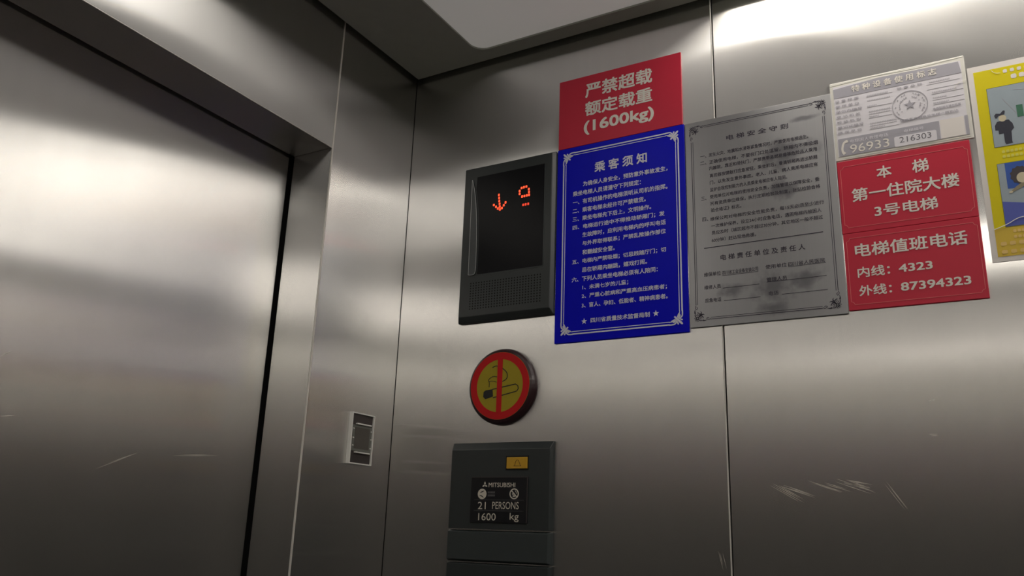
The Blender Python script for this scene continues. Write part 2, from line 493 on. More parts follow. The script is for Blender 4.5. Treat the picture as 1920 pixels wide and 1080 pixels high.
# ------------------------------------------------------------------ floor indicator
fi = thing('floor_indicator', (0.29, 0, 1.751), 'charcoal floor indicator showing a red down arrow, left of the blue notice', 'display')
bm = bmesh.new()
back = [bm.verts.new(p) for p in ((0.170, -0.0005, 1.751), (0.4075, -0.0005, 1.751), (0.4075, -0.0005, 2.1245), (0.170, -0.0005, 2.1245))]
mid = [bm.verts.new(p) for p in ((0.170, -0.008, 1.751), (0.4075, -0.006, 1.751), (0.4075, -0.006, 2.1245), (0.170, -0.008, 2.1245))]
frt = [bm.verts.new(p) for p in ((0.1745, -0.016, 1.7635), (0.4015, -0.016, 1.7635), (0.4015, -0.016, 2.1195), (0.1745, -0.016, 2.1195))]
bm.faces.new(back); bm.faces.new(frt[::-1])
for A_, B_ in ((back, mid), (mid, frt)):
    for i in range(4):
        bm.faces.new((A_[i], A_[(i + 1) % 4], B_[(i + 1) % 4], B_[i]))
bmesh.ops.recalc_face_normals(bm, faces=bm.faces)
bevel(bm, 0.0012, 2)
build('housing', bm, 'plastic', fi)
fin_r = spline([(0.1965, 2.090), (0.2035, 2.060), (0.2095, 2.020), (0.2130, 1.975), (0.2150, 1.930), (0.2155, 1.880), (0.2135, 1.862), (0.2060, 1.8585), (0.1968, 1.8595)], 5)
bm = bmesh.new()
prism(bm, [(0.2205, 1.8590), (0.3835, 1.8590), (0.3835, 2.0960), (0.2080, 2.0960)] + [(x + 0.004, z) for x, z in fin_r[:-6]][::1][4:-4], -0.0164, -0.015)
build('screen', bm, 'screen', fi)
fin = outline('accent_fin', [(0.1955, 2.090)] + fin_r, -0.0185, -0.0150, 'fin', fi)
stroke('fin_edge', [(0.1955, 2.090)] + fin_r, 0.0010, -0.0188, 'fin_edge', fin, closed=True)
bm = bmesh.new()
ribbon(bm, [(0.2205, 1.8575), (0.3850, 1.8575), (0.3850, 2.0960)], 0.0022, -0.0168, -0.0155)
build('screen_lip', bm, 'plastic_lo', fi)
bm = bmesh.new()
for r in range(11):
    for c in range(26):
        x = 0.2035 + c * (0.3790 - 0.2035) / 25; z = 1.8395 - r * (1.8395 - 1.7805) / 10
        prism(bm, disc(x, z, 0.00165, n=6), -0.0163, -0.0155)
tag(build('speaker_grille', bm, 'hole', fi), kind='stuff')
ARROW = [(0.2679, 2.0411), (0.2688, 2.0336), (0.2696, 2.0263), (0.2705, 2.0193), (0.2713, 2.0125), (0.272, 2.0054), (0.2555, 2.0191), (0.2615, 2.0137), (0.2665, 2.0086), (0.2861, 2.02), (0.2817, 2.0138), (0.2771, 2.0079)]
NINE = [(0.3264, 2.0476), (0.3324, 2.0484), (0.3386, 2.0488), (0.345, 2.0415), (0.3456, 2.0344), (0.3461, 2.0276), (0.3284, 2.0268), (0.3344, 2.0269), (0.3404, 2.0274), (0.3217, 2.0411), (0.3219, 2.0341)]
DASH = [(0.3319, 2.0063), (0.338, 2.0064), (0.3445, 2.0065)]
for nm, pts, mt in (('arrow_symbol', ARROW, 'led'), ('digit_symbol', NINE, 'led'), ('digit_symbol', DASH, 'led_dim')):
    bm = bmesh.new()
    for x, z in pts:
        prism(bm, round_rect(x - 0.0021, x + 0.0021, z - 0.0027, z + 0.0027, 0.0008, 2), -0.0169, -0.0160)
    build(nm, bm, mt, fi)

# ------------------------------------------------------------------ notices
def plate_sign(name, x0, x1, z0, z1, t, mat, label, cat='sign', bev=0.0006, y_back=0.0):
    s = thing(name, ((x0 + x1) / 2, 0, z0), label, cat)
    boxpart('plate', (x0, x1, y_back - t, y_back - 0.0002, z0, z1), mat, s, bev, 1)
    return s

TEXT = {
 'cap': [
  ('严禁超载', 0.4745, 0.6316, 2.2409, 2.2769),  #-0.0044
  ('额定载重', 0.4744, 0.631, 2.1959, 2.231), 
  ('(1600kg)', 0.4717, 0.6343, 2.15, 2.1845), 
 ],
 'blue': [
  ('乘 客 须 知', 0.4986, 0.6177, 2.0567, 2.0811), 
  ('为确保人身安全，预防意外事故发生，', 0.4717, 0.6618, 2.0291, 2.0407), 
  ('乘坐电梯人员请遵守下列规定：', 0.4478, 0.6037, 2.0095, 2.0211), 
  ('一、有司机操作的电梯须听从司机的指挥。', 0.4481, 0.661, 1.9896, 2.0011), 
  ('二、乘客电梯未经许可严禁载货。', 0.4476, 0.614, 1.97, 1.9814), 
  ('三、乘坐电梯先下后上，文明操作。', 0.4478, 0.6255, 1.9509, 1.9622), 
  ('四、电梯运行途中不得推动轿厢门；发', 0.4481, 0.6537, 1.9316, 1.9429), 
  ('生故障时，应利用电梯内的呼叫电话', 0.4713, 0.656, 1.9129, 1.9241), 
  ('与外界取得联系；严禁乱揿操作部位', 0.4715, 0.6557, 1.8934, 1.9045), 
  ('和翻越安全窗。', 0.4717, 0.5451, 1.8738, 1.8849), 
  ('五、电梯内严禁吸烟；切忌践踏厅门；切', 0.4481, 0.6554, 1.8546, 1.8656), 
  ('忌在轿厢内蹦跳，嬉戏打闹。', 0.471, 0.6152, 1.835, 1.8459), 
  ('六、下列人员乘坐电梯必须有人陪同：', 0.4479, 0.6372, 1.8158, 1.8267), 
  ('1、未满七岁的儿童；', 0.4724, 0.5746, 1.7965, 1.8074), 
  ('2、严重心脏病和严重高血压病患者；', 0.4711, 0.6556, 1.778, 1.7887), 
  ('3、盲人、孕妇、低能者、精神病患者。', 0.4713, 0.6568, 1.7583, 1.7689), 
  ('四川省质量技术监督局制', 0.4917, 0.6192, 1.7248, 1.7353), 
 ],
 'plaque': [
  ('电 梯 安 全 守 则', 0.7848, 0.9048, 2.0706, 2.0816), 
  ('一、', 0.7306, 0.7434, 2.0415, 2.0503), 
  ('发生火灾、地震和水浸等紧急情况时，严禁使用电梯逃生。', 0.748, 0.9399, 2.0417, 2.0503), 
  ('二、', 0.7301, 0.7429, 2.0267, 2.0354), 
  ('正确使用电梯，不要在门口处逗留，轿厢内不得吸烟', 0.7487, 0.9563, 2.0261, 2.0346), 
  ('内蹦跳，靠近和倚扶门，严禁携带易燃易爆等危险品人乘用', 0.7482, 0.9538, 2.0126, 2.0211), 
  ('离控器按键敲打应急按钮，乘坐前后，看清轿厢再进出轿厢', 0.7488, 0.9534, 1.9967, 2.0052), 
  ('门，以免发生意外事故。老人、儿童、病人乘用电梯应有', 0.7483, 0.9534, 1.9819, 1.9903), 
  ('监护自我控制能力的人员乘坐电梯应有人陪同。', 0.7485, 0.8967, 1.9666, 1.9751), 
  ('三、', 0.7301, 0.7404, 1.9507, 1.9593), 
  ('使用单位对电梯的使用安全负责，加强管理以保障安全，委', 0.7473, 0.954, 1.9519, 1.9602), 
  ('托有资质单位维保，执行定期检验及制度，张贴检验合格', 0.7479, 0.9547, 1.9374, 1.9457), 
  ('验合格证》标志。', 0.7486, 0.8081, 1.9232, 1.9316), 
  ('四、', 0.731, 0.7424, 1.9065, 1.9149), 
  ('维保公司对电梯的安全性能负责，每15天必须至少进行', 0.7469, 0.9592, 1.9052, 1.9134), 
  ('一次维护保养，设立24小时应急电话，遇困电梯内被困人', 0.7482, 0.9538, 1.8904, 1.8986), 
  ('员应及时（城区超市不超过30分钟，其它地区一般不超过', 0.7486, 0.9553, 1.8764, 1.8845), 
  ('60分钟）赶达现场救援。', 0.7481, 0.8334, 1.861, 1.8692), 
  ('电 梯 责 任 单 位 及 责 任 人', 0.764, 0.9209, 1.822, 1.8335), 
  ('维保单位', 0.7308, 0.7633, 1.7928, 1.8014), 
  ('四川省工业设备安装公司', 0.7666, 0.8339, 1.7925, 1.8009), 
  ('使用单位', 0.8476, 0.8861, 1.7937, 1.8019), 
  ('四川省人民医院', 0.8888, 0.9532, 1.7939, 1.802), 
  ('维修人员', 0.7306, 0.7624, 1.7671, 1.7756), 
  ('管理人员', 0.8484, 0.8853, 1.7688, 1.777), 
  ('应急电话', 0.7313, 0.7623, 1.7412, 1.7496), 
  ('电话', 0.8511, 0.8686, 1.7421, 1.7502), 
 ],
 'reg': [
  ('特 种 设 备 使 用 标 志', 1.0228, 1.1655, 2.1182, 2.1316), 
  ('设 备 种 类', 0.9921, 1.0338, 2.1023, 2.1072), 
  ('使 用 单 位', 0.9923, 1.034, 2.0914, 2.0963), 
  ('单位内编号', 0.9924, 1.0382, 2.0806, 2.0854), 
  ('登 记 机 关', 0.9926, 1.0342, 2.0697, 2.0746), 
  ('检 验 机 构', 0.9928, 1.0343, 2.059, 2.0638),  #0.0032
  ('登记证编号', 0.993, 1.0385, 2.0483, 2.0531),  #0.0037
  ('维 保 单 位', 0.9932, 1.0345, 2.0376, 2.0423),  #0.0039
  ('设 备 品 种', 1.0986, 1.1407, 2.1044, 2.1086), 
  ('96933', 1.0115, 1.0777, 1.9961, 2.0126), 
  ('电梯困人救援电话', 1.0126, 1.0774, 2.0159, 2.0231), 
  ('216303', 1.0946, 1.1459, 1.9988, 2.0099), 
  ('电梯编号', 1.1034, 1.1351, 2.0171, 2.0233), 
  ('电梯轿厢内请勿吸烟', 1.1536, 1.1968, 2.05, 2.0546), 
  ('请乘客文明乘坐电梯一层到达', 1.0991, 1.1922, 2.039, 2.0435), 
 ],
 'r1': [
  ('本', 1.0518, 1.0765, 1.9377, 1.9609), 
  ('梯', 1.11, 1.1362, 1.937, 1.9619), 
  ('第一住院大楼', 1.0074, 1.1802, 1.9, 1.9256), 
  ('3号电梯', 1.0424, 1.1438, 1.8653, 1.8879),  #-0.0031
 ],
 'r2': [
  ('电梯值班电话', 1.0046, 1.1816, 1.7953, 1.82), 
  ('内线：', 1.0059, 1.0584, 1.7573, 1.7766), 
  ('4323', 1.0722, 1.1249, 1.7591, 1.7734), 
  ('外线：', 1.006, 1.0585, 1.7236, 1.7427), 
  ('87394323', 1.0728, 1.1791, 1.7255, 1.7404), 
 ],
 'np': [
  ('MITSUBISHI', 0.2717, 0.3343, 1.3964, 1.4055), 
  ('21', 0.2477, 0.2667, 1.3527, 1.3672), 
  ('PERSONS', 0.2819, 0.3435, 1.3535, 1.3677), 
  ('1600', 0.2498, 0.2912, 1.3308, 1.3451), 
  ('kg', 0.3236, 0.3443, 1.329, 1.3465), 
 ],
}

# --- red load notice
s = plate_sign('load_notice', 0.4100, 0.6955, 2.1275, 2.2965, 0.0030, 'red', 'red notice giving the 1600 kg load limit, above the blue notice')
for t, x0, x1, z0, z1 in TEXT['cap']:
    lettering(t, x0, x1, z0, z1, -0.0034, 'white_ink', s, 0.022 if t[0] != '(' else 0.024)

# --- blue passenger rules
s = plate_sign('passenger_notice', 0.4090, 0.6985, 1.6875, 2.1265, 0.0040, 'blue', 'tall blue notice with white border, corner scrolls and rules for passengers')
for i, (t, x0, x1, z0, z1) in enumerate(TEXT['blue']):
    lettering(t, x0, x1, z0, z1, -0.0044, 'blue_ink', s, 0.018 if i else 0.024)
BX0, BX1, BZ0, BZ1 = 0.4245, 0.6855, 1.7045, 2.1135
def scroll_corner(parent, cx, cz, sx, sz, mat, k=1.0, y=-0.0045):
    """acanthus corner: u runs along the border, v down the side (mm)"""
    bm = bmesh.new()
    T = lambda u, v: (cx + sx * u * k * 0.001, cz + sz * v * k * 0.001)
    def leaf(a, b, w0, w1):
        pts = [(a[0] + (b[0] - a[0]) * t, a[1] + (b[1] - a[1]) * t) for t in (0, 0.25, 0.5, 0.75, 0.92, 1)]
        ww = [w0, w0 + (w1 - w0) * 0.3, w0 + (w1 - w0) * 0.65, w1, w1 * 0.8, w1 * 0.25]
        ribbon(bm, [T(*p) for p in pts], [w * 0.001 * k for w in ww], y, y + 0.0004)
    leaf((17, 17), (0.5, 0.5), 3.2, 4.6)
    leaf((12.5, 9.0), (9.0, 0.3), 1.0, 3.4)
    leaf((9.0, 12.5), (0.3, 9.0), 1.0, 3.4)
    for sw in (0, 1):
        f = (lambda u, v: T(u, v)) if not sw else (lambda u, v: T(v, u))
        ribbon(bm, [f(*p) for p in spline([(28, 0.8), (22, 0.8), (17, 1.6), (13.6, 5.0), (14.2, 9.5), (17.5, 11.0)], 4)], 0.0026 * k, y, y + 0.0004)
        ribbon(bm, [f(*p) for p in spline([(28, 6.2), (24, 6.4), (20.5, 8.5)], 3)], [0.0014 * k] * 4 + [0.0030 * k] * 3, y, y + 0.0004)
        c = f(18.2, 7.6)
        prism(bm, disc(c[0], c[1], 0.0033 * k, n=14), y, y + 0.0004)
    return build('corner_scroll', bm, mat, parent)
for cx, sx in ((BX0, 1), (BX1, -1)):
    for cz, sz in ((BZ1, -1), (BZ0, 1)):
        scroll_corner(s, cx - sx * 0.001, cz - sz * 0.001, sx, sz, 'blue_ink')
for off, w in ((0.0002, 0.0028), (0.0056, 0.0014)):
    stroke('border_line', [(BX0 + 0.026, BZ1 - off), (BX1 - 0.026, BZ1 - off)], w, -0.0044, 'blue_ink', s)
    stroke('border_line', [(BX0 + 0.026, BZ0 + off), (BX1 - 0.026, BZ0 + off)], w, -0.0044, 'blue_ink', s)
    stroke('border_line', [(BX0 + off, BZ0 + 0.026), (BX0 + off, BZ1 - 0.026)], w, -0.0044, 'blue_ink', s)
    stroke('border_line', [(BX1 - off, BZ0 + 0.026), (BX1 - off, BZ1 - 0.026)], w, -0.0044, 'blue_ink', s)
def star_pts(cx, cz, r, k=0.40):
    return [(cx + (r if i % 2 == 0 else r * k) * math.sin(math.pi * i / 5), cz + (r if i % 2 == 0 else r * k) * math.cos(math.pi * i / 5)) for i in range(10)]
for cx, cz in ((0.4770, 1.7292), (0.6319, 1.7305)):
    outline('star', star_pts(cx, cz, 0.0066), -0.0045, -0.0040, 'blue_ink', s)

# --- grey steel safety plaque
s = plate_sign('safety_plaque', 0.7005, 0.9855, 1.6945, 2.1250, 0.0040, 'plaque_steel', 'grey brushed metal plaque with dark etched safety rules and smudges', 'plaque')
for i, (t, x0, x1, z0, z1) in enumerate(TEXT['plaque']):
    big = ' ' in t
    lettering(t, x0, x1, z0, z1, -0.0042, 'dark_ink', s, 0.016 if big else 0.010, keep_y=t in ('一、', '二、', '三、'))
def pq(pts, w): stroke('rule_line', pts, w, -0.0043, 'dark_ink', s, depth=0.0002)
pq([(0.7326, 1.8510), (0.9537, 1.8515)], 0.0016)
for x0, x1, z in ((0.7661, 0.8339, 1.7912), (0.8887, 0.9546, 1.7930), (0.7663, 0.8347, 1.7665), (0.8484, 0.9541, 1.7684), (0.7675, 0.8356, 1.7418), (0.8746, 0.9544, 1.7423)):
    pq([(x0, z), (x1, z)], 0.0009)
PX0, PX1, PZ0, PZ1 = 0.7130, 0.9715, 1.7085, 2.1130
for off, w in ((0.0, 0.0012), (0.0034, 0.0009)):
    pq([(PX0 + 0.028, PZ1 - off), (PX1 - 0.028, PZ1 - off)], w)
    pq([(PX0 + 0.028, PZ0 + off), (PX1 - 0.028, PZ0 + off)], w)
    pq([(PX0 + off, PZ0 + 0.030), (PX0 + off, PZ1 - 0.032)], w)
    pq([(PX1 - off, PZ0 + 0.030), (PX1 - off, PZ1 - 0.032)], w)
def floral_corner(parent, cx, cz, sx, sz):
    bm = bmesh.new(); y = -0.0043
    T = lambda u, v: (cx + sx * u * 0.001, cz + sz * v * 0.001)
    def rib(pts, w): ribbon(bm, [T(*p) for p in pts], w, y, y + 0.0002)
    for sw in (0, 1):
        g = (lambda p: p) if not sw else (lambda p: (p[1], p[0]))
        rib([g(p) for p in spline([(30, 2.2), (26, 0.5), (22, 3.2), (25, 4.6), (27, 3.0)], 4)], 0.0011)
        rib([g(p) for p in [(11 + 4.6 * math.cos(a), 4.2 + 4.6 * math.sin(a)) for a in [k * 0.35 for k in range(16)]]], 0.0017)
        rib([g(p) for p in [(11 + 1.8 * math.cos(a), 4.2 + 1.8 * math.sin(a)) for a in [k * 0.6 for k in range(10)]]], 0.0012)
        rib([g(p) for p in spline([(14, 0.2), (18, -0.6), (23, 0.6)], 4)], [0.0030, 0.0030, 0.0027, 0.0025, 0.0020, 0.0015, 0.0010, 0.0006, 0.0003])
        for a, b in (((6.5, 2.0), (1.0, 3.0)), ((7.0, 4.5), (0.5, -1.0)), ((6.5, 0.5), (4.0, -2.0))):
            rib([g(p) for p in ((a[0], a[1]), ((a[0] + b[0]) / 2, (a[1] + b[1]) / 2), b)], [0.0005, 0.0018, 0.0004])
        rib([g(p) for p in spline([(12, 10), (15, 12), (18, 10.5)], 3)], [0.0024, 0.0024, 0.002, 0.0018, 0.0014, 0.0010, 0.0005])
    rib([(7, 7), (10, 10), (13, 13)], [0.0008, 0.0034, 0.0008])
    return build('corner_scroll', bm, 'dark_ink', parent)
for cx, sx in ((PX0 - 0.002, 1), (PX1 + 0.002, -1)):
    for cz, sz in ((PZ1 + 0.001, -1), (PZ0 - 0.001, 1)):
        floral_corner(s, cx, cz, sx, sz)

# --- white registration certificate in a plastic sleeve
s = thing('registration_notice', (1.096, 0, 1.985), 'pale printed certificate in a clear plastic sleeve, above two red signs', 'notice')
boxpart('sleeve', (0.9845, 1.2105, -0.0022, -0.0002, 1.9850, 2.1450), 'sleeve', s, 0.0006, 1)
boxpart('paper', (0.9905, 1.2045, -0.0026, -0.0020, 1.9925, 2.1360), 'paper_lilac', s)
y = -0.0030
outline('title_band', [(0.9905, 2.1120), (1.2040, 2.1122), (1.2010, 2.1350), (1.0700, 2.1372), (0.9903, 2.1312)], y, y + 0.0004, 'band_grey', s)
outline('hotline_band', rect(0.9920, 1.1600, 1.9930, 2.0280), y, y + 0.0004, 'band_grey', s)
outline('hotline_band', rect(1.2000, 1.2050, 1.9930, 2.0292), y, y + 0.0004, 'band_grey', s)
outline('number_field', round_rect(1.0860, 1.1545, 1.9925, 2.0122, 0.003, 3), y - 0.0003, y, 'paper_lilac', s)
outline('blank_field', rect(1.1612, 1.1988, 1.9932, 2.0285), y, y + 0.0004, 'paper', s)
for i, (t, x0, x1, z0, z1) in enumerate(TEXT['reg']):
    if i == 0: mt, b = 'white_ink', 0.022
    elif t == '96933': mt, b = 'white_ink', 0.0
    elif t == '216303': mt, b = 'number_grey', 0.0
    elif t in ('电梯困人救援电话', '电梯编号'): mt, b = 'paper_lilac', 0.0
    else: mt, b = 'ink_grey', 0.01
    lettering(t, x0, x1, z0, z1, y - 0.0005, mt, s, b)
for x0, x1, z in ((1.0475, 1.0911, 2.1021), (1.1475, 1.2011, 2.0918), (1.0464, 1.0892, 2.0809), (1.0478, 1.0873, 2.0587), (1.0469, 1.0962, 2.0361), (1.1535, 1.2035, 2.0815), (1.1541, 1.2031, 2.0697), (1.1550, 1.2029, 2.0606), (1.1475, 1.2004, 2.1018)):
    stroke('form_line', [(x0, z), (x1, z)], 0.0006, y, 'ink_light', s)
for x0, x1, z in ((1.048, 1.086, 2.1048), (1.048, 1.088, 2.0945), (1.047, 1.066, 2.0835), (1.049, 1.088, 2.0720), (1.049, 1.088, 2.0672), (1.049, 1.068, 2.0620), (1.049, 1.094, 2.0480), (1.049, 1.094, 2.0435), (1.049, 1.076, 2.0390), (1.152, 1.186, 2.1060), (1.155, 1.195, 2.0850), (1.155, 1.178, 2.0740), (1.155, 1.182, 2.0638)):
    bm = bmesh.new()
    k = int((x1 - x0) / 0.0028)
    for i in range(k):
        xx = x0 + i * 0.0028
        prism(bm, rect(xx, xx + 0.0021, z - 0.0012, z + 0.0012), y, y + 0.0003)
    tag(build('entry_text', bm, 'ink_light', s), kind='stuff')
seal = (1.1174, 2.0689)
bm = bmesh.new(); ring(bm, disc(*seal, 0.0292), disc(*seal, 0.0282), y - 0.0004, y)
build('seal_ring', bm, 'ink_grey', s)
outline('seal_star', star_pts(seal[0], seal[1] + 0.001, 0.0100), y - 0.0004, y, 'ink_grey', s)
bm = bmesh.new()
for i in range(22):
    a = math.radians(-215 + i * 250 / 21) * -1
    for rr, sz in ((0.0235, 0.0017), (0.0170, 0.0013)):
        cx, cz = seal[0] + rr * math.cos(a), seal[1] + rr * math.sin(a)
        if random.random() < 0.8: prism(bm, disc(cx, cz, sz * random.uniform(0.6, 1.1), n=5), y - 0.0004, y)
tag(build('seal_text', bm, 'ink_grey', s), kind='stuff')
ph = spline([(1.0085, 2.0215), (1.0020, 2.0190), (0.9985, 2.0100), (0.9985, 2.0020), (1.0020, 1.9965)], 4)
bm = bmesh.new()
ribbon(bm, ph, [0.0055, 0.0055, 0.005, 0.0045, 0.004] + [0.0038] * 7 + [0.004, 0.0045, 0.005, 0.0055, 0.0055], y - 0.0004, y)
build('handset_icon', bm, 'white_ink', s)
stroke('film_tear', spline([(1.1905, 2.0790), (1.1915, 2.0865), (1.1960, 2.0915), (1.2100, 2.0965)], 5), 0.0007, -0.0042, 'film_edge', s)
stroke('film_tear', [(0.9855, 2.1395), (1.0600, 2.1425), (1.1400, 2.1400), (1.2090, 2.1430)], 0.0009, -0.0026, 'film_edge', s)
stroke('film_tear', [(1.0, 1.9885), (1.1, 1.9890), (1.206, 1.9895)], 0.0006, -0.0026, 'film_edge', s)

# --- two red signs
def notched(x0, x1, z0, z1, r):
    p = []
    for cx, cz, a0 in ((x0, z0, 90), (x1, z0, 180), (x1, z1, 270), (x0, z1, 0)):
        for i in range(6):
            a = math.radians(a0 - 90 * i / 5)
            p.append((cx + r * math.cos(a), cz + r * math.sin(a)))
    return p
s = plate_sign('lift_number_sign', 0.9862, 1.2025, 1.8420, 1.9825, 0.0032, 'red', 'upper red sign naming building one, lift number 3')
for t, x0, x1, z0, z1 in TEXT['r1']: lettering(t, x0, x1, z0, z1, -0.0036, 'white_ink', s, 0.018)
stroke('border_line', notched(0.9915, 1.1978, 1.8525, 1.9710, 0.0055), 0.0008, -0.0035, 'red_line', s, closed=True)
s = plate_sign('duty_phone_sign', 0.9868, 1.2025, 1.6995, 1.8412, 0.0034, 'red', 'lower red sign with the duty telephone numbers 4323 and 87394323')
for t, x0, x1, z0, z1 in TEXT['r2']: lettering(t, x0, x1, z0, z1, -0.0038, 'white_ink', s, 0.018 if len(t) < 4 or t[0] == '电' else 0.020)
stroke('border_line', notched(0.9918, 1.1980, 1.7095, 1.8318, 0.0055), 0.0008, -0.0037, 'red_line', s, closed=True)

# --- yellow safety poster, runs out of the right of the picture
s = thing('safety_poster', (1.34, 0, 1.758), 'yellow cartoon safety poster with white margin at the right end of the notices', 'poster')
boxpart('paper', (1.2130, 1.4700, -0.0016, -0.0002, 1.7585, 2.1180), 'paper', s)
y = -0.0020
outline('yellow_ground', rect(1.2217, 1.4610, 1.8160, 2.1067), y, y + 0.0004, 'yellow', s)
outline('orange_ground', rect(1.2217, 1.4610, 1.7669, 1.8160), y, y + 0.0004, 'orange', s)
for x0 in (1.2382, 1.3470):
    x1 = x0 + 0.0980
    outline('picture_ground', rect(x0, x1, 1.9597, 2.0707), y - 0.0003, y, 'picture_blue', s)
    outline('picture_ground', rect(x0, x1, 1.8167, 1.9291), y - 0.0003, y, 'picture_blue', s)
    for z0, z1 in ((1.9597, 2.0707), (1.8167, 1.9291)):
        stroke('picture_edge', rect(x0, x1, z0, z1), 0.0006, y - 0.0004, 'navy', s, closed=True)
X0 = 1.2382
# lift interior lines and a button panel in the upper picture
stroke('drawn_line', [(1.2590, 2.0480), (1.2990, 1.9780)], 0.0007, y - 0.0005, 'ink_grey', s)
stroke('drawn_line', [(1.2770, 2.0600), (1.3200, 2.0540)], 0.0007, y - 0.0005, 'ink_grey', s)
outline('drawn_panel', rect(1.2776, 1.2870, 2.0085, 2.0305), y - 0.0006, y - 0.0002, 'picture_green', s)
# standing figure in a dark coat
outline('figure_coat', [(1.2430, 1.9990), (1.2470, 2.0060), (1.2640, 2.0070), (1.2690, 1.9990), (1.2705, 1.9905), (1.2660, 1.9850), (1.2650, 1.9660), (1.2660, 1.9635), (1.2560, 1.9625), (1.2545, 1.9660), (1.2545, 1.9830), (1.2475, 1.9830), (1.2475, 1.9900), (1.2430, 1.9910)], y - 0.0006, y - 0.0002, 'navy', s)
outline('figure_face', disc(1.2555, 2.0110, 0.0058, 0.0062, 14), y - 0.0007, y - 0.0002, 'skin', s)
outline('figure_hat', [(1.2455, 2.0130), (1.2480, 2.0130), (1.2500, 2.0165), (1.2590, 2.0175), (1.2605, 2.0240), (1.2580, 2.0250), (1.2530, 2.0200), (1.2470, 2.0215), (1.2440, 2.0180)], y - 0.0008, y - 0.0002, 'navy', s)
# lower picture: curly-haired passenger leaning out, walls
outline('picture_wall', [(1.2490, 1.8830), (1.3360, 1.8760), (1.3360, 1.9285), (1.2490, 1.9285)], y - 0.0005, y - 0.0002, 'picture_deep', s)
outline('picture_floor', [(1.2388, 1.8615), (1.3360, 1.8400), (1.3360, 1.8175), (1.2388, 1.8175)], y - 0.0005, y - 0.0002, 'picture_violet', s)
hairp = [(1.2685 + (0.0125 if i % 2 else 0.0145) * math.cos(i * math.pi / 11), 1.9045 + (0.0145 if i % 2 else 0.0165) * math.sin(i * math.pi / 11)) for i in range(22)]
outline('figure_hair', hairp, y - 0.0008, y - 0.0002, 'hair', s)
outline('figure_face', disc(1.2720, 1.8990, 0.0088, 0.0095, 16), y - 0.0009, y - 0.0002, 'skin', s)
stroke('figure_arm', [(1.2545, 1.8770), (1.2640, 1.8830), (1.2760, 1.8890)], [0.003, 0.006, 0.008], y - 0.0008, 'sleeve_brown', s)
outline('figure_hand', disc(1.2530, 1.8762, 0.0028, 0.0022, 10), y - 0.0009, y - 0.0002, 'skin', s)
stroke('film_tear', spline([(1.2195, 1.8145), (1.2240, 1.8150), (1.2420, 1.8215), (1.2600, 1.8300), (1.2900, 1.8320)], 5), 0.0012, -0.0034, 'film_edge', s)
stroke('film_tear', spline([(1.2490, 2.1040), (1.2540, 2.0980), (1.2620, 2.0960)], 4), 0.0006, -0.0030, 'film_edge', s)
def blocks(nm, x0, z0, n, w, h, pitch, mat, jag=0.0):
    bm = bmesh.new()
    for i in range(n):
        prism(bm, round_rect(x0 + i * pitch, x0 + i * pitch + w, z0, z0 + h, min(w, h) * 0.3, 2), y - 0.0004, y)
    return tag(build(nm, bm, mat, s), kind='stuff')
blocks('heading_text', 1.2660, 2.0950, 9, 0.0062, 0.0064, 0.0105, 'paper')
blocks('heading_text', 1.2765, 2.0815, 7, 0.0084, 0.0084, 0.0120, 'paper')
for zz in (1.9475, 1.9385): blocks('caption_text', 1.2480, zz, 13, 0.0045, 0.0050, 0.0062, 'caption')
for zz in (1.8060, 1.7960): blocks('caption_text', 1.2480, zz, 13, 0.0045, 0.0050, 0.0062, 'caption_o')
for zz in (1.7850, 1.7710): blocks('caption_text', 1.2280, zz, 16, 0.0085, 0.0065, 0.0130, 'caption_o')

# ------------------------------------------------------------------ round no-smoking disc
s = thing('no_smoking_sign', (0.2865, 0, 1.523), 'round red and yellow no-smoking disc in a dark rim, between indicator and control panel', 'sign')
C0 = (0.2905, 1.6045)
bm = bmesh.new()
prof = [(0.0805, -0.0003), (0.0812, -0.006), (0.0800, -0.012), (0.0765, -0.0175), (0.0720, -0.0200), (0.0, -0.0200)]
rings = []
for r, yy in prof[:-1]:
    rings.append([bm.verts.new((C0[0] + r * math.cos(2 * math.pi * i / 56) + 0.0, yy, C0[1] + r * math.sin(2 * math.pi * i / 56))) for i in range(56)])
for A_, B_ in zip(rings, rings[1:]):
    for i in range(56):
        bm.faces.new((A_[i], A_[(i + 1) % 56], B_[(i + 1) % 56], B_[i]))
bm.faces.new(rings[-1]); bm.faces.new(rings[0][::-1])
build('rim', bm, 'maroon', s, smooth=False)
F = (0.2950, 1.6030)
y = -0.0206
outline('face', disc(*C0, 0.0715, n=56), -0.0203, -0.0195, 'disc_yellow', s)
bm = bmesh.new(); ring(bm, disc(*C0, 0.0712, n=56), disc(*C0, 0.0560, n=56), y, y + 0.0006)
build('red_ring', bm, 'disc_red', s)
dx, dz = C0[0] - F[0], C0[1] - F[1]
sh = lambda P_: [(a + dx, b + dz) for a, b in P_]
stroke('smoke_line', sh(spline([(0.2759, 1.6424), (0.2861, 1.6453), (0.2997, 1.6399), (0.3103, 1.6312), (0.3132, 1.623), (0.3109, 1.616), (0.3019, 1.6112)], 4)), 0.0018, y - 0.0001, 'black_ink', s)
stroke('smoke_line', sh(spline([(0.2695, 1.6006), (0.2695, 1.6104), (0.2677, 1.6168), (0.2778, 1.6229), (0.2886, 1.6218)], 4)), 0.0014, y - 0.0001, 'black_ink', s)
stroke('smoke_line', sh(spline([(0.2693, 1.6131), (0.2782, 1.6132), (0.2876, 1.6106)], 4)), 0.0012, y - 0.0001, 'black_ink', s)
stroke('cigarette', sh([(0.278, 1.5957), (0.3335, 1.6041), (0.3392, 1.6002), (0.3404, 1.5941), (0.337, 1.5893), (0.332, 1.588), (0.2798, 1.5778)]), 0.0020, y - 0.0001, 'black_ink', s)
